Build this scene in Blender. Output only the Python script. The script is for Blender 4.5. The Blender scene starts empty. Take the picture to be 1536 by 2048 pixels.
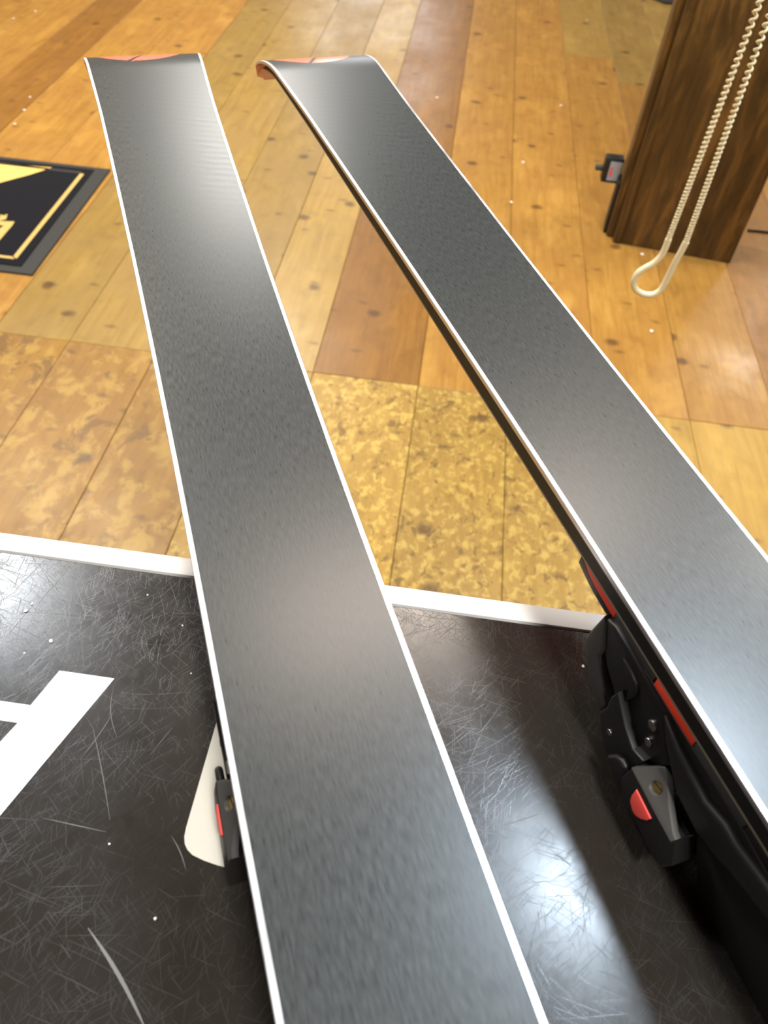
import bpy, bmesh, math, random
from mathutils import Vector, Matrix
random.seed(7)
scene = bpy.context.scene
C = scene.collection

# ------------------------------------------------------------------ camera
PITCH, ROLL, YAW, FPX = math.radians(48.77), math.radians(5.42), math.radians(-2.88), 1540.0
CAM_Z = 1.2
_f = Vector((math.sin(YAW)*math.cos(PITCH), math.cos(YAW)*math.cos(PITCH), -math.sin(PITCH)))
_r = Vector((math.cos(YAW), -math.sin(YAW), 0)); _u = _r.cross(_f)
_right = _r*math.cos(ROLL) + _u*math.sin(ROLL)
_up = _u*math.cos(ROLL) - _r*math.sin(ROLL)
cd = bpy.data.cameras.new('camera'); cam = bpy.data.objects.new('camera', cd); C.objects.link(cam)
cam.matrix_world = Matrix(((_right.x, _up.x, -_f.x, 0), (_right.y, _up.y, -_f.y, 0), (_right.z, _up.z, -_f.z, CAM_Z), (0, 0, 0, 1)))
cd.sensor_fit = 'VERTICAL'; cd.sensor_height = 36; cd.lens = FPX/2048*36
cd.clip_start = 0.01
cd.dof.use_dof = True; cd.dof.focus_distance = 0.42; cd.dof.aperture_fstop = 14
scene.camera = cam

# ------------------------------------------------------------------ light
w = bpy.data.worlds.new('world'); scene.world = w; w.use_nodes = True
w.node_tree.nodes['Background'].inputs[0].default_value = (1, .93, .85, 1)
w.node_tree.nodes['Background'].inputs[1].default_value = 0.1
vs = scene.view_settings
vs.view_transform = 'Standard'; vs.look = 'None'; vs.gamma = 1; vs.exposure = 0.1; vs.use_curve_mapping = False

CEIL = 3.2
def area(name, x, y, sx, sy, watt, col, z=CEIL-.03):
    l = bpy.data.lights.new(name, 'AREA'); l.shape = 'RECTANGLE'; l.size = sx; l.size_y = sy
    l.energy = watt; l.color = col
    o = bpy.data.objects.new(name, l); C.objects.link(o); o.location = (x, y, z); return o
area('ceiling_panel_cool', .86, .98, .20, .62, 70, (.72, .86, 1)).rotation_euler.z = math.radians(-40)
area('ceiling_panel_cool', -1.75, 1.70, .4, .4, 60, (.88, .94, 1))
area('warm_panel_or_fill', -2.3, 3.0, .3, .3, 125, (1, .86, .62))
area('warm_panel_or_fill', .25, 1.88, 1.7, .25, 46, (1, .85, .72)).rotation_euler.z = math.radians(32)  # added long lamp, makes the brown band reflected in the ski bases
area('warm_panel_or_fill', 3.0, 6.2, .6, .6, 42, (1, .97, .92))
area('warm_panel_or_fill', 2.0, 2.6, .4, .4, 45, (1, .95, .86))
area('warm_panel_or_fill', -1.4, 5.2, .8, .8, 85, (1, .97, .90))
area('warm_panel_or_fill', .55, -.75, .35, .35, 80, (1, .97, .92))  # unseen fill lamp, added behind the camera to whiten the edge strip
wl = area('window_daylight', -.9, 7.9, 1.3, 1.3, 16, (.85, .93, 1), 1.4); wl.rotation_euler = (math.radians(-90), 0, 0)

# ------------------------------------------------------------------ helpers
def tag(o, label=None, cat=None, group=None, kind=None):
    if label: o['label'] = label
    if cat: o['category'] = cat
    if group: o['group'] = group
    if kind: o['kind'] = kind
    return o
def empty(name, loc=(0, 0, 0), rz=0):
    o = bpy.data.objects.new(name, None); C.objects.link(o); o.location = loc; o.rotation_euler.z = rz
    o.empty_display_size = .05; return o
def link(name, me, mat=None, parent=None, smooth=None):
    if mat is not None and not me.materials: me.materials.append(mat)
    o = bpy.data.objects.new(name, me); C.objects.link(o)
    if parent is not None: o.parent = parent
    if smooth is not None:
        me.polygons.foreach_set('use_smooth', [True]*len(me.polygons))
        me.set_sharp_from_angle(angle=math.radians(smooth))
    return o
def pydata(name, v, f, mat=None, parent=None, smooth=None):
    me = bpy.data.meshes.new(name); me.from_pydata(v, [], f); me.update()
    bm = bmesh.new(); bm.from_mesh(me); bmesh.ops.recalc_face_normals(bm, faces=bm.faces); bm.to_mesh(me); bm.free()
    return link(name, me, mat, parent, smooth)
def box(name, x0, x1, y0, y1, z0, z1, mat, parent=None, bev=0, seg=2):
    bm = bmesh.new(); bmesh.ops.create_cube(bm, size=1)
    bmesh.ops.scale(bm, vec=(x1-x0, y1-y0, z1-z0), verts=bm.verts)
    bmesh.ops.translate(bm, vec=((x0+x1)/2, (y0+y1)/2, (z0+z1)/2), verts=bm.verts)
    if bev: bmesh.ops.bevel(bm, geom=bm.edges[:], offset=bev, segments=seg, affect='EDGES', profile=.5)
    me = bpy.data.meshes.new(name); bm.to_mesh(me); bm.free()
    return link(name, me, mat, parent, 40 if bev else None)
def loft(name, secs, mat, parent=None, smooth=30):
    """secs: list of closed loops (same point count)"""
    n = len(secs[0]); v = [p for s in secs for p in s]; f = []
    for i in range(len(secs)-1):
        for j in range(n):
            f.append((i*n+j, i*n+(j+1) % n, (i+1)*n+(j+1) % n, (i+1)*n+j))
    f.append(tuple(range(n))); f.append(tuple((len(secs)-1)*n+j for j in range(n)))
    return pydata(name, v, f, mat, parent, smooth)
def curve_mesh(name, loops, ext, bev):
    """flat outlines (first the outside, then holes) made solid, local z = thickness"""
    cu = bpy.data.curves.new(name, 'CURVE'); cu.dimensions = '2D'; cu.fill_mode = 'BOTH'
    cu.extrude = max(ext-bev, 0); cu.bevel_depth = bev; cu.bevel_resolution = 2; cu.offset = -bev
    for L in loops:
        sp = cu.splines.new('POLY'); sp.points.add(len(L)-1); sp.use_cyclic_u = True
        for p, q in zip(sp.points, L): p.co = (q[0], q[1], 0, 1)
    o = bpy.data.objects.new(name, cu); C.objects.link(o)
    bpy.context.view_layer.update()
    me = bpy.data.meshes.new_from_object(o.evaluated_get(bpy.context.evaluated_depsgraph_get()))
    bpy.data.objects.remove(o); bpy.data.curves.remove(cu)
    me.name = name
    bm = bmesh.new(); bm.from_mesh(me); bmesh.ops.remove_doubles(bm, verts=bm.verts, dist=1e-6); bm.to_mesh(me); bm.free()
    return me
def plate(name, pts, z0, z1, mat, parent=None, bev=0, holes=()):
    """outline in plan, between heights z0 and z1"""
    me = curve_mesh(name, [pts]+list(holes), (z1-z0)/2, bev)
    me.transform(Matrix.Translation((0, 0, (z0+z1)/2)))
    return link(name, me, mat, parent, 35 if bev else None)
def tube_mesh(name, pts, rad, sides=8, mat=None, parent=None, caps=True):
    pts = [Vector(p) for p in pts]; v = []; f = []
    t0 = (pts[1]-pts[0]).normalized()
    nrm = t0.orthogonal().normalized()
    for i, p in enumerate(pts):
        t = (pts[min(i+1, len(pts)-1)]-pts[max(i-1, 0)]).normalized()
        nrm = (nrm-t*nrm.dot(t)).normalized(); b = t.cross(nrm)
        r = rad[i] if isinstance(rad, (list, tuple)) else rad
        for k in range(sides):
            a = 2*math.pi*k/sides; v.append(p+(nrm*math.cos(a)+b*math.sin(a))*r)
    for i in range(len(pts)-1):
        for k in range(sides):
            f.append((i*sides+k, i*sides+(k+1) % sides, (i+1)*sides+(k+1) % sides, (i+1)*sides+k))
    if caps: f.append(tuple(range(sides))); f.append(tuple((len(pts)-1)*sides+k for k in range(sides)))
    return pydata(name, [tuple(q) for q in v], f, mat, parent, 60)
def copy_tree(o, parent=None):
    c = o.copy(); C.objects.link(c); c.parent = parent
    for ch in [q for q in scene.objects if q.parent == o]: copy_tree(ch, c)
    return c

# ------------------------------------------------------------------ materials
def mat(name, col=(.5, .5, .5), rough=.5, metal=0, spec=.5):
    m = bpy.data.materials.new(name); m.use_nodes = True
    b = m.node_tree.nodes['Principled BSDF']
    b.inputs['Base Color'].default_value = (*col, 1); b.inputs['Roughness'].default_value = rough
    b.inputs['Metallic'].default_value = metal; b.inputs['Specular IOR Level'].default_value = spec
    return m
class NT:
    def __init__(s, m): s.t = m.node_tree; s.b = s.t.nodes['Principled BSDF']
    def n(s, typ, **k):
        o = s.t.nodes.new(typ)
        for a, b in k.items(): setattr(o, a, b)
        return o
    def l(s, a, b): s.t.links.new(a, b)
    def coord(s, rnd=False):
        tc = s.n('ShaderNodeTexCoord').outputs['Object']
        if not rnd: return tc
        oi = s.n('ShaderNodeObjectInfo'); mu = s.n('ShaderNodeMath', operation='MULTIPLY'); mu.inputs[1].default_value = 57
        s.l(oi.outputs['Random'], mu.inputs[0])
        ad = s.n('ShaderNodeVectorMath', operation='ADD'); s.l(tc, ad.inputs[0]); s.l(mu.outputs[0], ad.inputs[1])
        return ad.outputs[0]
    def mapp(s, v, scale, rot=(0, 0, 0)):
        m = s.n('ShaderNodeMapping'); m.inputs['Scale'].default_value = scale; m.inputs['Rotation'].default_value = rot
        s.l(v, m.inputs['Vector']); return m.outputs[0]
    def noise(s, v, scale, detail=2, rough=.5, dist=0):
        n = s.n('ShaderNodeTexNoise'); n.inputs['Scale'].default_value = scale; n.inputs['Detail'].default_value = detail
        n.inputs['Roughness'].default_value = rough; n.inputs['Distortion'].default_value = dist
        s.l(v, n.inputs['Vector']); return n.outputs['Fac']
    def ramp(s, fac, stops):
        r = s.n('ShaderNodeValToRGB'); e = r.color_ramp.elements
        while len(e) < len(stops): e.new(.5)
        for q, (p, c) in zip(e, stops): q.position = p; q.color = (*c, 1) if len(c) == 3 else c
        s.l(fac, r.inputs['Fac']); return r.outputs['Color']
    def mix(s, fac, a, b, mode='MIX'):
        m = s.n('ShaderNodeMix', data_type='RGBA', blend_type=mode)
        for val, i in ((fac, 0), (a, 6), (b, 7)):
            if hasattr(val, 'links'): s.l(val, m.inputs[i])
            else: m.inputs[i].default_value = val if i == 0 else (*val, 1)
        return m.outputs[2]
    def math(s, op, a, b=None):
        m = s.n('ShaderNodeMath', operation=op)
        for i, val in enumerate((a, b)):
            if val is None: continue
            if hasattr(val, 'links'): s.l(val, m.inputs[i])
            else: m.inputs[i].default_value = val
        return m.outputs[0]
    def bump(s, h, strength, dist):
        b = s.n('ShaderNodeBump'); b.inputs['Strength'].default_value = strength; b.inputs['Distance'].default_value = dist
        s.l(h, b.inputs['Height']); s.l(b.outputs[0], s.b.inputs['Normal'])
W3 = lambda a: (a, a, a)

def wood(name, light, dark, stain=.5, burl=None, rough=.32, knot=(.07, .032, .014)):
    """plank wood: long grain, cloudy stain patches, knots; burl = (pale, brown, scale) worn mottling"""
    m = mat(name, light, rough, spec=.38); t = NT(m); v = t.coord(True)
    g = t.noise(t.mapp(v, (22, 1.4, 8)), 3, 4, .6, .8)
    c = t.mix(t.ramp(g, [(.25, W3(0)), (.75, W3(1))]), dark, light)
    big = t.noise(t.mapp(v, (1, .8, 1)), 4.5, 5, .62, .4)
    c = t.mix(t.math('MULTIPLY', t.ramp(big, [(.40, W3(0)), (.66, W3(1))]), stain), c, dark)
    md = t.noise(t.mapp(v, (1, .7, 1)), 19, 5, .66, .3)
    c = t.mix(t.math('MULTIPLY', t.ramp(md, [(.50, W3(0)), (.70, W3(1))]), stain*.55), c, tuple(q*.62 for q in dark))
    pat = t.noise(t.mapp(v, (1.2, .5, 1)), 8, 4, .6, .2)
    c = t.mix(t.math('MULTIPLY', t.ramp(pat, [(.55, W3(0)), (.72, W3(1))]), .5), c, tuple(min(1, q*1.22) for q in light))
    if burl:
        bl = t.noise(t.mapp(v, (1, .75, 1)), burl[2], 5, .68, .35)
        c = t.mix(t.math('MULTIPLY', t.ramp(bl, [(.50, W3(0)), (.60, W3(1))]), .85), c, burl[0])
        b2 = t.noise(t.mapp(v, (1, .75, 1.3)), burl[2]*.7, 5, .7, .6)
        c = t.mix(t.math('MULTIPLY', t.ramp(b2, [(.56, W3(0)), (.62, W3(1))]), .8), c, burl[1])
    wob = t.n('ShaderNodeTexNoise'); wob.inputs['Scale'].default_value = 14; t.l(v, wob.inputs['Vector'])
    sc = t.n('ShaderNodeVectorMath', operation='SCALE'); sc.inputs['Scale'].default_value = .03; t.l(wob.outputs['Color'], sc.inputs[0])
    ad = t.n('ShaderNodeVectorMath', operation='ADD'); t.l(v, ad.inputs[0]); t.l(sc.outputs[0], ad.inputs[1])
    for scl, r0, r1, am, st in ((2.6, .025, .062, .75, (1.0, 1.1, 1)), (5.5, .02, .075, .5, (.7, 1.3, 1))):
        vo = t.n('ShaderNodeTexVoronoi', voronoi_dimensions='2D'); vo.inputs['Scale'].default_value = scl; vo.inputs['Randomness'].default_value = 1
        t.l(t.mapp(ad.outputs[0], st), vo.inputs['Vector'])
        c = t.mix(t.math('MULTIPLY', t.ramp(vo.outputs['Distance'], [(r0, W3(1)), (r1, W3(0))]), am), c, knot)
    oi = t.n('ShaderNodeObjectInfo')
    hs = t.n('ShaderNodeHueSaturation'); t.l(c, hs.inputs['Color'])
    mr = t.n('ShaderNodeMapRange'); mr.inputs[3].default_value = .86; mr.inputs[4].default_value = 1.12
    t.l(oi.outputs['Random'], mr.inputs[0]); t.l(mr.outputs[0], hs.inputs['Value'])
    t.l(hs.outputs[0], t.b.inputs['Base Color'])
    t.l(t.ramp(big, [(.3, W3(rough-.06)), (.7, W3(rough+.12))]), t.b.inputs['Roughness'])
    t.bump(g, .12, .002)
    return m
M = {}
M['amber'] = wood('amber_plank', (.39, .215, .046), (.265, .122, .024), .65)
M['brown'] = wood('brown_plank', (.285, .135, .026), (.19, .084, .017), .65)
M['pale'] = wood('pale_worn_plank', (.35, .225, .056), (.255, .150, .036), .65, rough=.33)
M['worn'] = wood('worn_plank', (.30, .158, .028), (.215, .100, .018), .6, ((.355, .212, .045), (.14, .066, .018), 17), .38)
M['burl'] = wood('mottled_plank', (.345, .215, .046), (.255, .143, .028), .5, ((.45, .305, .072), (.135, .073, .019), 58), .38)
M['honey'] = wood('honey_plank', (.37, .23, .050), (.275, .155, .031), .55, rough=.38)
M['subfloor'] = mat('dark_subfloor', (.14, .075, .03), .9)

def post_wood():
    m = mat('dark_post_wood', (.1, .05, .02), .45); t = NT(m); v = t.coord()
    g = t.noise(t.mapp(v, (9, 9, 1.3)), 3, 6, .7, .6)
    c = t.ramp(g, [(.28, (.024, .012, .003)), (.50, (.078, .038, .008)), (.72, (.22, .108, .024))])
    t.l(c, t.b.inputs['Base Color']); t.bump(g, .4, .004); return m
M['post'] = post_wood()

def table_black():
    m = mat('black_scratched_laminate', (.008, .008, .008), .2, spec=.5); t = NT(m); v = t.coord()
    wob = t.n('ShaderNodeTexNoise'); wob.inputs['Scale'].default_value = 7; t.l(v, wob.inputs['Vector'])
    sc = t.n('ShaderNodeVectorMath', operation='SCALE'); sc.inputs['Scale'].default_value = .035; t.l(wob.outputs['Color'], sc.inputs[0])
    ad = t.n('ShaderNodeVectorMath', operation='ADD'); t.l(v, ad.inputs[0]); t.l(sc.outputs[0], ad.inputs[1]); vv = ad.outputs[0]
    tot = None
    for i, (ang, a, b, th) in enumerate(((15, 30, 1700, .68), (63, 40, 2000, .68), (104, 26, 1500, .69), (140, 44, 2300, .67), (172, 22, 1600, .70), (38, 60, 2500, .66), (85, 70, 2700, .66), (122, 55, 2400, .66))):
        mp = t.mapp(t.mapp(vv, (1, 1, 1), (0, 0, math.radians(ang))), (a, b, 1))
        r = t.ramp(t.noise(mp, 1, 1, .4), [(th, W3(0)), (th+.05, W3(1))])
        tot = r if tot is None else t.mix(1.0, tot, r, 'LIGHTEN')
    patch = t.ramp(t.noise(v, 14, 4, .6), [(.35, W3(.25)), (.65, W3(1))])
    s = t.math('MULTIPLY', tot, patch)
    haze = t.noise(v, 60, 5, .7)
    c = t.mix(t.math('MULTIPLY', s, .06), (.0175, .0148, .0123), (.30, .30, .30))
    t.l(c, t.b.inputs['Base Color'])
    ro = t.math('ADD', t.math('MULTIPLY', s, .14), t.math('ADD', t.math('MULTIPLY', haze, .20), .13))
    t.l(ro, t.b.inputs['Roughness'])
    hh = t.math('ADD', t.math('MULTIPLY', haze, .5), t.math('MULTIPLY', s, -1))
    t.bump(hh, .10, .0003)
    return m
M['table'] = table_black()
M['trim'] = mat('white_trim', (.82, .82, .80), .4)
M['white_print'] = mat('white_print', (.86, .86, .86), .45)
M['cream_print'] = mat('cream_print', (.56, .54, .48), .6)
M['scratch'] = mat('scratch_grey', (.12, .115, .11), .6)
M['table_leg'] = mat('grey_steel_leg', (.2, .2, .2), .4, .8)

def ski_base():
    m = mat('ground_ski_base', (.03, .03, .032), .36, spec=.58); t = NT(m); v = t.coord()
    fine = t.noise(t.mapp(v, (1500, 190, 1)), 1, 2, .6)
    wav = t.n('ShaderNodeTexWave'); wav.bands_direction = 'Y'; wav.inputs['Scale'].default_value = 42; wav.inputs['Distortion'].default_value = 1.6; wav.inputs['Detail'].default_value = 1
    t.l(t.mapp(v, (1, 1, 1), (0, 0, math.radians(20))), wav.inputs['Vector'])
    zone = t.ramp(t.noise(t.mapp(v, (4, 2.4, 1)), 1.3, 2), [(.45, W3(0)), (.65, W3(1))])
    c = t.ramp(fine, [(.32, (.016, .0185, .0182)), (.70, (.036, .040, .039))])
    t.l(c, t.b.inputs['Base Color'])
    ro = t.math('ADD', t.math('MULTIPLY', fine, .12), .24)
    t.l(t.math('ADD', ro, t.math('MULTIPLY', t.math('MULTIPLY', wav.outputs['Fac'], zone), .02)), t.b.inputs['Roughness'])
    t.bump(fine, .055, .0002)
    return m
M['base'] = ski_base()
def steel(name, col, rough):
    m = mat(name, col, rough, 1); t = NT(m); v = t.coord()
    n = t.noise(t.mapp(v, (30, 14, 30)), 3, 3)
    t.l(t.ramp(n, [(.3, W3(rough-.05)), (.7, W3(rough+.08))]), t.b.inputs['Roughness']); return m
M['steel'] = steel('steel_edge', (.74, .74, .76), .40)
M['sidewall'] = mat('black_sidewall', (.012, .0115, .0105), .6, spec=.25)
M['topsheet'] = mat('red_topsheet', (.45, .035, .02), .35)
M['rim'] = mat('pale_rim', (.22, .19, .15), .4)
M['inlay'] = mat('coral_inlay', (.80, .20, .12), .22, spec=.8)
M['tailred'] = mat('orange_red_tail_plastic', (.55, .09, .03), .35)
M['red'] = mat('red_plastic', (.88, .06, .02), .5)
M['redbutton'] = mat('red_button', (.88, .09, .075), .4)
M['blk'] = mat('black_plastic', (.008, .008, .008), .45)
M['blkgloss'] = mat('black_rubber_gloss', (.045, .046, .047), .22)
M['grey'] = mat('dark_grey_casting', (.050, .048, .046), .55)
M['brass'] = mat('brass', (.55, .40, .14), .35, 1)
M['chrome'] = mat('chrome', (.5, .5, .5), .25, 1)
M['mat_black'] = mat('black_mat_pile', (.010, .010, .013), .95, spec=.1)
M['mat_rim'] = mat('grey_rubber_rim', (.030, .030, .029), .7, spec=.25)
M['gold'] = mat('gold_print', (.50, .33, .09), .6)
M['yellow'] = mat('yellow_print', (.72, .47, .11), .6)
M['cord'] = mat('cream_cord', (.80, .70, .46), .45)
M['label'] = mat('grey_label', (.35, .37, .40), .5)
M['fleck'] = mat('white_fleck', (.8, .76, .68), .6)
M['wall'] = mat('warm_wall', (.36, .30, .23), .8)
M['ceil'] = wood('ceiling_boards', (.16, .10, .06), (.11, .065, .036), .4, rough=.6)

# ------------------------------------------------------------------ room
X0, X1, Y0, Y1 = -4.0, 4.0, -3.0, 8.0
floor = box('floor', X0, X1, Y0, Y1, -.06, -.022, M['subfloor']); tag(floor, 'amber plank floor of wide old boards', kind='structure')
seams = [-2.84, -2.62, -2.40, -2.18, -1.96, -1.74, -1.547, -1.31, -1.083, -.888, -.668, -.457, -.279, -.02, .196, .418, .637, .853, 1.07, 1.29, 1.5, 1.72, 1.94, 2.16, 2.38]
JOINT = 1.47
far = {15: 3.9, 16: 3.62, 17: 3.66, 18: 4.3}
def plank(x0, x1, y0, y1, m):
    g, ch = .0006, .0009
    x0 += g; x1 -= g; y0 += g; y1 -= g
    hx, hy = (x1-x0)/2, (y1-y0)/2; dz = random.uniform(-.0006, .0006)
    v = []
    for (ex, z) in ((ch, dz), (0, dz-ch), (0, -.0215)):
        v += [(-hx+ex, -hy+ex, z), (hx-ex, -hy+ex, z), (hx-ex, hy-ex, z), (-hx+ex, hy-ex, z)]
    f = [(0, 1, 2, 3), (8, 11, 10, 9)]
    for k in (0, 4): f += [(k+i, k+4+i, k+4+(i+1) % 4, k+(i+1) % 4) for i in range(4)]
    o = pydata('plank', v, f, m, floor); o.location = ((x0+x1)/2, (y0+y1)/2, 0)
for i in range(len(seams)-1):
    x0, x1 = seams[i], seams[i+1]; mid = (x0+x1)/2
    plank(x0, x1, -1.2, JOINT, M['worn'] if mid < -.45 else M['burl'] if mid < .5 else M['honey'])
    j = far.get(i, random.uniform(4.2, 5.6))
    m = M['pale'] if -1.1 < mid < -.27 else M['brown'] if i in (5, 12, 17) else M['amber']
    plank(x0, x1, JOINT, j, m)
    plank(x0, x1, j, 7.5, M['pale'] if (i in (15, 16, 17, 18) or m is M['pale']) else M['amber'])
ceil = box('ceiling', X0, X1, Y0, Y1, CEIL, CEIL+.1, M['ceil']); tag(ceil, kind='structure')
for nm, a in (('wall_left', (X0-.1, X0, Y0, Y1)), ('wall_right', (X1, X1+.1, Y0, Y1)), ('wall_back', (X0, X1, Y1, Y1+.1)), ('wall_front', (X0, X1, Y0-.1, Y0))):
    tag(box(nm, *a, -.06, CEIL, M['wall']), kind='structure')

# ------------------------------------------------------------------ work table
TZ = CAM_Z-.310
T0X, T1X, T0Y, T1Y = -.78, .80, -.62, .2233
table = empty('work_table', (0, 0, 0)); tag(table, 'black scratched work table with a white edge strip', 'table')
tt = box('tabletop', T0X, T1X, T0Y, T1Y-.0108, TZ-.03, TZ, M['table'], table, .0006, 1)
box('edge_strip', T0X, T1X, T1Y-.0105, T1Y, TZ-.034, TZ+.0012, M['trim'], table, .0008)
box('apron', T0X+.06, T1X-.06, T0Y+.08, T1Y-.14, TZ-.11, TZ-.0305, M['table_leg'], table)
for sx in (T0X+.08, T1X-.08):
    for sy in (T0Y+.1, T1Y-.16): box('leg', sx-.025, sx+.025, sy-.025, sy+.025, .001, TZ-.0305, M['table_leg'], table, .003)
# large print on the laminate: slanted stem with a bar, and a cream rounded patch
def decal(name, pts, m, label):
    o = plate(name, pts, TZ-.0002, TZ+.00025, m, table); o['label'] = label; return o
decal('printed_letter', [(-.1436, .1540), (-.1190, .1540), (-.1190-.354*.104, .050), (-.1436-.354*.104, .050), (-.1508, .1281), (-.215, .1281), (-.2125, .1364), (-.1490, .1364)], M['white_print'], 'slanted white printed letter')
decal('printed_patch', [(-.0697, .158), (-.0698, .0965), (-.0695, .0930), (-.0685, .0903), (-.0670, .0885), (-.0646, .0869), (-.0600, .0856), (-.0550, .0847), (-.049, .0840), (-.040, .0832), (-.020, .0822), (-.020, .158)], M['cream_print'], 'cream rounded printed patch')
def px(x, y, h):
    d = _right*((x-768)/FPX) - _up*((y-1024)/FPX) + _f
    k = h/-d.z; return Vector((d.x*k, d.y*k, CAM_Z-h))
def scratch(a, b, wd, bend=0):
    p, q = px(*a, .310), px(*b, .310); d = (q-p); n = Vector((-d.y, d.x, 0)).normalized()
    v = []; N = 8
    for i in range(N+1):
        t = i/N; c = p+d*t+n*bend*math.sin(math.pi*t); hw = wd/2*max(.12, math.sin(math.pi*min(1, max(0, .06+.88*t))))
        v += [tuple(c+n*hw), tuple(c-n*hw)]
    v = [(x, y, TZ+.00012) for x, y, z in v] + [(x, y, TZ-.0003) for x, y, z in v]
    o = 2*N+2; f = []
    for i in range(N):
        k = 2*i; f += [(k, k+1, k+3, k+2), (k+o, k+2+o, k+3+o, k+1+o), (k, k+2, k+2+o, k+o), (k+1, k+1+o, k+3+o, k+3)]
    f += [(0, o, o+1, 1), (2*N, 2*N+1, 2*N+1+o, 2*N+o)]
    pydata('scratch', v, f, M['scratch'], table)
for s in (((176, 1856), (292, 2060), .0013, .001), ((85, 1636), (212, 1664), .0003, 0), ((343, 1672), (372, 1740), .0004, .0006), ((185, 1453), (220, 1640), .0003, .0004),
          ((228, 1370), (234, 1475), .0003, -.002), ((118, 1198), (190, 1218), .00025, 0), ((230, 1420), (160, 1520), .00025, .0005), ((345, 1455), (300, 1510), .00025, 0), ((80, 1130), (118, 1180), .0003, -.001), ((1010, 1650), (1078, 1628), .0004, 0)):
    scratch(*s)

# ------------------------------------------------------------------ skis
WID = [(-.062, .066), (-.055, .086), (-.045, .0905), (-.024, .0915), (0, .0885), (.05, .084), (.1, .0798), (.15, .0773), (.2, .0748), (.25, .0727), (.3, .0705), (.35, .0690), (.4, .0676), (.45, .0666), (.5, .0661), (.65, .0661), (.8, .067), (1.2, .078), (1.6, .098), (1.7, .1), (1.76, .09), (1.8, .05)]
def hw(s):
    for (a, wa), (b, wb) in zip(WID, WID[1:]):
        if s <= b: return (wa+(wb-wa)*(s-a)/(b-a))/2
    return WID[-1][1]/2
S0, RT = .022, .14
def drop(s):
    if s < S0: return (S0-s)**2/(2*RT)
    if s > 1.62: return (s-1.62)**2/(2*.25)
    return 0
def thick(s): return .0055+(.0146-.0055)*max(0, min(1, (s+.03)/.42))**.8
ST = [-.062+.003*i for i in range(35)]+[.05+.02*i for i in range(78)]+[1.62+.01*i for i in range(19)]
def make_ski():
    r = empty('ski')
    E_ = .0021
    loft('base', [[(-(hw(s)-E_), -s, -drop(s)), (hw(s)-E_, -s, -drop(s)), (hw(s)-E_, -s, -drop(s)-.0021), (-(hw(s)-E_), -s, -drop(s)-.0021)] for s in ST], M['base'], r)
    for sg in (-1, 1):
        loft('steel_edge', [[(sg*(hw(s)-E_+.0001), -s, -drop(s)+.00015), (sg*(hw(s)-.0003), -s, -drop(s)+.0001), (sg*hw(s), -s, -drop(s)-.0003), (sg*hw(s), -s, -drop(s)-.0022), (sg*(hw(s)-E_+.0001), -s, -drop(s)-.0022)] for s in ST[1:]], M['steel'], r, 25)
    def sw(s): return hw(s)-.0033*thick(s)/.0146
    loft('sidewall', [[(-(hw(s)-.0004), -s, -drop(s)-.0022), (hw(s)-.0004, -s, -drop(s)-.0022), (sw(s), -s, -drop(s)-thick(s)), (-sw(s), -s, -drop(s)-thick(s))] for s in ST], M['sidewall'], r, 25)
    tp = loft('topsheet', [[(-sw(s), -s, -drop(s)-thick(s)), (sw(s), -s, -drop(s)-thick(s)), (sw(s)-.0012, -s, -drop(s)-thick(s)-.0008), (-sw(s)+.0012, -s, -drop(s)-thick(s)-.0008)] for s in ST], M['topsheet'], r, 25)
    for sg in (-1, 1):
        loft('rim', [[(sg*(sw(s)+.00025), -s, -drop(s)-thick(s)+.0005), (sg*(sw(s)+.00025), -s, -drop(s)-thick(s)-.0003), (sg*(sw(s)-.001), -s, -drop(s)-thick(s)-.0003), (sg*(sw(s)-.001), -s, -drop(s)-thick(s)+.0005)] for s in ST[3:95]], M['rim'], tp, 25)
    # orange-red tail guard wrapped round the end, below the edge
    TS = [-.066, -.06, -.052, -.044, -.036, -.028, -.02, -.009]
    def tg(s, k): return min(hw(max(s, -.058)), .0452)+.0006-.0035*max(0, (-.05-s)/.016)-k
    loft('tail_guard', [[(-tg(s, 0), -s, -drop(s)-.0026), (tg(s, 0), -s, -drop(s)-.0026), (tg(s, .001), -s, -drop(s)-.0026-.0075*max(0, min(1, (-.008-s)/.03))), (-tg(s, .001), -s, -drop(s)-.0026-.0075*max(0, min(1, (-.008-s)/.03)))] for s in TS], M['tailred'], r, 30)
    # coral inlays let into the base at the tail
    def inlay(t0, t1, lo, hi, n=14):
        v = []; f = []; K = 6
        for i in range(n+1):
            t = t0+(t1-t0)*i/n; a, b = lo(t), hi(t)
            if b < a: b = a
            for k in range(K+1):
                s = a+(b-a)*k/K; z = -drop(s)
                v.append((t, -s, z+.00012))
        nv = len(v); v += [(x, y, z-.0008) for x, y, z in v]
        q = lambda i, k, l=0: i*(K+1)+k+l*nv
        for i in range(n):
            for k in range(K):
                f.append((q(i, k), q(i+1, k), q(i+1, k+1), q(i, k+1))); f.append((q(i, k, 1), q(i, k+1, 1), q(i+1, k+1, 1), q(i+1, k, 1)))
            f.append((q(i, 0), q(i, 0, 1), q(i+1, 0, 1), q(i+1, 0))); f.append((q(i, K), q(i+1, K), q(i+1, K, 1), q(i, K, 1)))
        for k in range(K):
            f.append((q(0, k), q(0, k+1), q(0, k+1, 1), q(0, k, 1))); f.append((q(n, k), q(n, k, 1), q(n, k+1, 1), q(n, k+1)))
        o = pydata('inlay', v, f, M['inlay'], r, 30); o['label'] = 'coral red inlay in the black base'
    A = .033
    arcs = lambda t: -.028+.034*max(0, 1-((t+.003)/A)**2)**.5 if abs(t+.003) < A else -.028
    inlay(-.0355, -.0005, lambda t: -.05, lambda t: min(arcs(t), .008-(t+.0135)*2.4))
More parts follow.
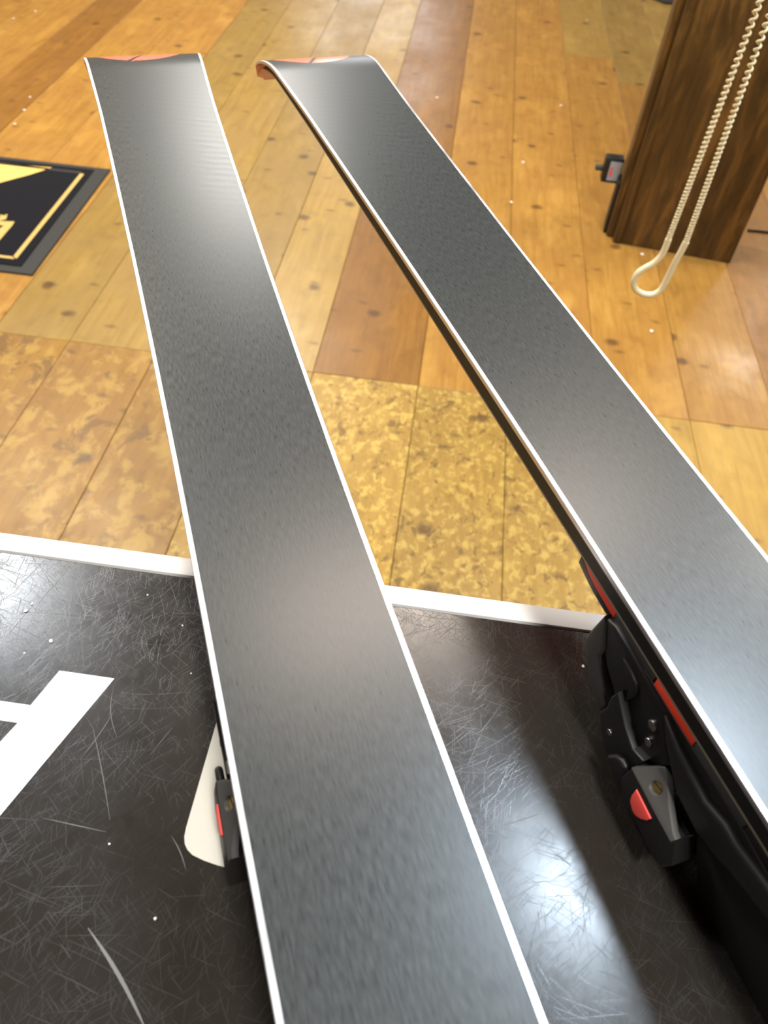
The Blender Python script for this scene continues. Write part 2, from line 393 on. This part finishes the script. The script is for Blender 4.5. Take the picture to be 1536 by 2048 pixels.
    inlay(-.0105, .0295, lambda t: max(-.05, .007-(t+.0100)*2.4), arcs)
    return r

def side(name, pts, t_out, t_in, m, parent, bev=.0006, holes=(), sg=-1, shear=None):
    """outline (s along the ski, d below the base) made solid between two lateral offsets"""
    a, b = (-t_out, -t_in) if sg < 0 else (t_in, t_out)
    a, b = min(a, b), max(a, b)
    me = curve_mesh(name, [pts]+list(holes), (b-a)/2, bev)
    me.transform(Matrix(((0, 0, 1, (a+b)/2), (-1, 0, 0, 0), (0, -1, 0, 0), (0, 0, 0, 1))))
    if shear:                                   # (k, d0): the face leans outwards with depth
        for v in me.vertices: v.co.x += -sg*shear[0]*(-v.co.z-shear[1])
    return link(name, me, m, parent, 40)
P = {
'nose': [(.5048, .0152), (.5048, .02), (.5106, .0215), (.5185, .0228), (.5285, .0230), (.5344, .0224), (.5365, .0192), (.5344, .0187), (.5206, .0179), (.5095, .0152)],
'arm': [(0.5315, 0.0202), (0.529, 0.0334), (0.5279, 0.0426), (0.5322, 0.0495), (0.5399, 0.058), (0.5508, 0.0633), (0.5527, 0.0623), (0.5535, 0.0551), (0.5456, 0.048), (0.5386, 0.0401), (0.5393, 0.034), (0.5345, 0.024)],
'body': [(.5311, .022), (.5378, .0190), (.5487, .0190), (.5746, .0217), (.5835, .0326), (.5886, .0365), (.5876, .0393), (.5844, .0459), (.5792, .0515), (.5727, .0521), (.5652, .0497), (.5576, .0437), (.5556, .0472), (.5439, .0407), (.5372, .0339)],
'hook': [(.549, .0237), (.554, .024), (.5595, .0254), (.5617, .028), (.5622, .0317), (.5595, .0408), (.5584, .0317), (.5521, .0272)],
'shell': [(0.5751, 0.0196), (0.587, 0.0242), (0.6057, 0.0266), (0.6149, 0.0232), (0.6218, 0.0237), (0.6359, 0.0204), (.655, .0200), (.72, .0198), (.72, .034), (0.6431, 0.0308), (0.6266, 0.0362), (0.6217, 0.0391), (0.6113, 0.0426), (0.5973, 0.0405), (0.5891, 0.0344), (0.5813, 0.0275)],
'beam': [(.5566, .0193), (.5634, .0192), (.5895, .0192), (.6192, .0192), (.6319, .0207), (.72, .021), (.72, .032), (.6369, .0290), (.616, .0293), (.5859, .0288), (.5731, .0253)],
'tri': [(0.5813, 0.0492), (0.5872, 0.0408), (0.5885, 0.0409), (0.5997, 0.0454), (0.6074, 0.0479), (0.61, 0.0483), (0.6097, 0.0497), (0.5988, 0.0497), (0.586, 0.0494)],
'blade': [(0.5816, 0.0491), (0.5861, 0.0493), (0.5987, 0.0499), (0.6097, 0.05), (0.6107, 0.0475), (0.616, 0.0564), (0.614, 0.0623), (0.611, 0.0641), (0.5941, 0.0632), (0.5868, 0.064), (0.5815, 0.0577)],
'red': [(0.5886, 0.0523), (0.589, 0.0567), (0.5901, 0.0591), (0.593, 0.0608), (0.5953, 0.0605), (0.5972, 0.0589), (0.5992, 0.0557), (0.5996, 0.053)],
'link': [(0.5538, 0.0583), (0.5579, 0.0647), (0.5663, 0.0714), (0.5743, 0.0762), (0.5836, 0.0774), (0.5847, 0.0704), (0.5805, 0.0615), (0.5812, 0.0461), (0.5748, 0.0492), (0.5673, 0.0458), (0.5564, 0.0365), (0.5549, 0.043), (0.5556, 0.0508)],
'pad': [(0.5699, 0.0635), (0.5723, 0.0575), (0.5757, 0.0544), (0.5813, 0.0555), (0.5858, 0.0606), (0.587, 0.067), (0.5855, 0.0696), (0.5782, 0.0696)],
}
def cyl(name, s, d, t_out, t_in, rad, m, parent, sg, slot=False):
    return side(name, [(s+rad*math.cos(a*math.pi/10), d+rad*math.sin(a*math.pi/10)) for a in range(20)], t_out, t_in, m, parent, .0003, (), sg)
def make_binding(r):
    pl = box('riser_plate', -.0289, .0289, -.95, -.512, -.0195, -.0155, M['blk'], r, .0004, 1)
    for sg in (-1, 1):
        for a, b, m in ((.5345, .5632, 'blkgloss'), (.5641, .5892, 'red'), (.5896, .6186, 'blkgloss'), (.619, .632, 'blk')):
            side('side_strip', [(a, .0152), (b, .0152), (b, .0194), (a, .0194)], .0299, .0286, M[m], pl, .0003, (), sg)
        side('side_strip', [(.5079, .0152), (.5342, .0152), (.5342, .0192), (.5193, .0187), (.5135, .0176)], .0299, .0285, M['red'], pl, .0003, (), sg)
    side('nose_cover', P['nose'], .0296, -.0296, M['blk'], pl, .0005)
    hb = side('heel_binding', P['body'], .0315, -.0315, M['blk'], r, .0012)
    side('heel_block', [(.600, .0300), (.72, .0300), (.72, .0797), (.625, .0797), (.612, .060)], .026, -.026, M['blk'], hb, .001)
    for sg in (-1, 1):
        side('track_beam', P['beam'], .0302, .020, M['blk'], hb, .0006, (), sg)
        side('track_shell', P['shell'], .0332, .0290, M['blk'], hb, .0022, (), sg)
        side('arm', P['arm'], .0325, .0270, M['grey'], hb, .0012, (), sg)
        side('hook', P['hook'], .0330, .030, M['blk'], hb, .0008, (), sg)
        side('link', P['link'], .0352, .024, M['blk'], hb, .0010, (), sg)
        side('lever', P['blade'], .0398, .0310, M['blk'], hb, .0004, (), sg, (-.16, .052))
        hole = [(.5919+.0026*math.cos(-a*math.pi/12), .0459+.0018*math.sin(-a*math.pi/12)) for a in range(24)]
        side('lever_face', P['tri'], .0361, .0335, M['grey'], hb, .0002, (hole,), sg, (-.95, .046))
        side('screw', [(.5919+.0025*math.cos(a*math.pi/10), .0459+.00175*math.sin(a*math.pi/10)) for a in range(20)], .0349, .0338, M['brass'], hb, .0001, (), sg, (-.95, .046))
        side('screw_slot', [(.5897, .0460), (.5940, .0453), (.5941, .0457), (.5898, .0464)], .03496, .0343, M['sidewall'], hb, 0, (), sg, (-.95, .046))
        side('button', P['red'], .0404, .0390, M['redbutton'], hb, .0003, (), sg, (-.16, .052))
        side('pad', P['pad'], .0392, .0362, M['blk'], hb, .0014, (), sg)
        cyl('pin', .5744, .0313, .0327, .0310, .0022, M['chrome'], hb, sg)
        cyl('pin', .5769, .0402, .0327, .0310, .0018, M['chrome'], hb, sg)
        cyl('pin', .5630, .0586, .0356, .0345, .0015, M['chrome'], hb, sg)
SKZ = CAM_Z-.23
skR = make_ski(); make_binding(skR)
skL = copy_tree(skR)
for o in scene.objects:
    if o.parent == skL and o.name.split('.')[0] in ('riser_plate', 'heel_binding'): o.location.y += .0155
_a, _b, _p = math.radians(25.8), math.radians(25.5), .45      # pivot 0.45 m from the tail
skR.location = (-.1204+_p*(math.sin(_a)-math.sin(_b)), .6729-_p*(math.cos(_a)-math.cos(_b)), SKZ); skR.rotation_euler.z = _b
skL.location = (-.2524, .6369, SKZ); skL.rotation_euler.z = math.radians(24.1)
tag(skR, 'upturned black-based ski nearer the wooden post, its binding in full view', 'ski', 'upturned pair of skis on the table')
tag(skL, 'upturned black-based ski nearer the floor mat, lying over the cream patch', 'ski', 'upturned pair of skis on the table')

# ------------------------------------------------------------------ wooden post with trim
post = empty('wooden_post', (.518, 2.271, 0), math.radians(-7.1)); tag(post, 'dark brown wooden post standing on the plank floor', 'post')
PH = CEIL-.002
box('post_body', .016, .349, .0, .135, .001, PH, M['post'], post, .004)
box('corner_board', -.030, .0155, .030, .128, .001, PH, M['post'], post, .005)
box('corner_strip', -.008, .018, -.004, .026, .001, PH, M['post'], post, .006, 3)
box('black_strip', -.040, -.0305, .05, .12, .001, .16, M['blk'], post, .002)  # thin black box low on the left side of the post
# ------------------------------------------------------------------ coiled cord
def make_cord():
    r = empty('coiled_cord', (0, 0, 0)); tag(r, 'cream coiled cord hanging doubled in front of the wooden post', 'cord')
    Y = 1.0
    def at(x, y):
        d = _right*((x-768)/FPX) - _up*((y-1024)/FPX) + _f; k = Y/d.y; return Vector((d.x*k, Y, CAM_Z+d.z*k))
    a0, b0 = at(1337, 478), at(1372, 484)
    loop = [at(*p) for p in ((1337, 478), (1330, 497), (1322, 512), (1308, 526), (1290, 536), (1276, 546), (1268, 560), (1268, 573), (1276, 583), (1290, 589), (1306, 589), (1320, 581), (1330, 566), (1340, 546), (1352, 522), (1363, 502), (1372, 484))]
    # smooth the loop
    pts = []
    for i in range(len(loop)-1):
        p0, p1, p2, p3 = loop[max(i-1, 0)], loop[i], loop[i+1], loop[min(i+2, len(loop)-1)]
        for k in range(4):
            t = k/4; pts.append(.5*((2*p1)+(p2-p0)*t+(2*p0-5*p1+4*p2-p3)*t*t+(3*p1-p0-3*p2+p3)*t**3))
    pts.append(loop[-1])
    tube_mesh('loop', pts, .0044, 10, M['cord'], r)
    for base, end in ((a0, (at(1520, 3))), (b0, (at(1536, 39)))):
        q = []; rr = []; z = base.z-.004; ph = 0
        d = (end-base); 
        while z < CEIL-.01:
            u = max(0, min(1, (z-base.z)/(end.z-base.z)))
            pitch = .0034+.0052*u; amp = .0014+.0013*u; rad = .0027-.0011*u
            c = base+d*((z-base.z)/d.z)*1.0 if z < end.z else Vector((end.x, end.y, z))
            q.append(Vector((c.x+amp*math.cos(ph), c.y+amp*math.sin(ph), z)))
            rr.append(rad)
            ph += 2*math.pi/9; z += pitch/9
        tube_mesh('coil', q, rr, 6, M['cord'], r)
make_cord()
# ------------------------------------------------------------------ things round the post
ad = empty('power_adapter', (.470, 2.40, .17)); tag(ad, 'small black adapter with a grey label beside the post', 'adapter')
box('case', -.026, .030, -.018, .02, -.040, .036, M['blk'], ad, .006)
box('label', -.010, .026, -.0195, -.0175, -.030, .026, M['label'], ad)
box('label_stripe', -.006, .0, -.0202, -.0192, -.018, .010, M['red'], ad)
box('plug_tab', -.048, -.024, -.004, .012, -.012, .002, M['grey'], ad, .002)
cb = tube_mesh('cable', [(.958, 2.447, .004), (.99, 2.449, .004), (1.03, 2.45, .004), (1.2, 2.46, .004), (1.5, 2.5, .004)], .004, 6, M['blk']); tag(cb, 'thin black cable on the floor beside the post', 'cable')
dm = plate('dark_mat', [(.80, 5.02), (.97, 4.82), (1.7, 4.9), (1.7, 5.7), (.9, 5.7)], .0005, .012, M['mat_rim'], None, .003); tag(dm, 'dark grey rubber mat behind the wooden post', 'mat')

# ------------------------------------------------------------------ floor mat
mt = empty('floor_mat', (-1.1, 2.345, 0)); tag(mt, 'black floor mat with gold border and yellow print', 'mat')
# local frame: corner at the far right end, x to the left is negative, y towards the viewer negative
L_, D_ = 1.1, .63
plate('rubber_rim', [(-L_, -D_), (.012, -D_+.004), (0, 0), (-L_, -.012)], .0005, .006, M['mat_rim'], mt, .002)
plate('pile', [(-L_+.03, -D_+.028), (-.030, -D_+.032), (-.045, -.022), (-L_+.03, -.034)], .004, .0085, M['mat_black'], mt, .001)
def strip(name, a, b, wd, m, z0=.008, z1=.0089):
    a = Vector(a); b = Vector(b); d = (b-a).normalized(); n = Vector((-d.y, d.x))*wd/2
    plate(name, [tuple(a+n), tuple(a-n), tuple(b-n), tuple(b+n)], z0, z1, m, mt)
strip('border_line', (-.070, -.058), (-.063, -D_+.066), .013, M['gold'])
strip('border_line', (-.063, -D_+.066), (-L_+.05, -D_+.062), .011, M['gold'])
strip('border_line', (-.076, -.052), (-L_+.05, -.064), .011, M['mat_rim'])
def onmat(L): return [(px(x, y, CAM_Z-.0088).x+1.1, px(x, y, CAM_Z-.0088).y-2.345) for x, y in L]
plate('yellow_print', onmat([(104, 335), (0, 327), (-110, 316), (-110, 395), (0, 365), (60, 349)]), .008, .0089, M['yellow'], mt)
plate('gold_print', onmat([(29, 443), (25, 450), (0, 479), (-40, 520), (-60, 512), (-20, 470), (-2, 458), (8, 451), (-30, 447), (-40, 440), (0, 442)]), .008, .0089, M['gold'], mt)
plate('gold_print', onmat([(15, 428), (12, 438), (0, 441), (-10, 437), (2, 433), (-2, 429), (8, 431)]), .008, .0089, M['gold'], mt)

# ------------------------------------------------------------------ flecks and crumbs
def blob(name, p, r, m):
    bm = bmesh.new(); bmesh.ops.create_icosphere(bm, subdivisions=1, radius=r)
    for v in bm.verts: v.co *= random.uniform(.7, 1.2); v.co.z = max(v.co.z*.45, -r*.3)
    me = bpy.data.meshes.new(name); bm.to_mesh(me); bm.free()
    o = link(name, me, m); o.location = (p.x, p.y, p.z+r*.3); o.rotation_euler.z = random.random()*6; return o
for q in ((27, 38), (72, 23), (60, 195), (49, 221), (30, 249), (1174, 40), (1046, 325), (1122, 212), (1284, 509), (1303, 663), (1022, 405), (874, 196)):
    tag(blob('fleck', px(*q, CAM_Z-.001), .0055, M['fleck']), 'tiny white fleck on the plank floor', 'fleck', 'white flecks scattered on the plank floor')
for q, r in (((52, 1222), .0011), ((64, 1208), .0007), ((102, 1282), .0009), ((49, 1306), .0005), ((295, 1190), .0005), ((365, 1251), .0005), ((382, 1347), .0004), ((1166, 1333), .0009), ((310, 1837), .0007), ((219, 1688), .0005)):
    tag(blob('crumb', px(*q, .310), r, M['fleck']), 'tiny white crumb on the black tabletop', 'crumb', 'white crumbs scattered on the black tabletop')
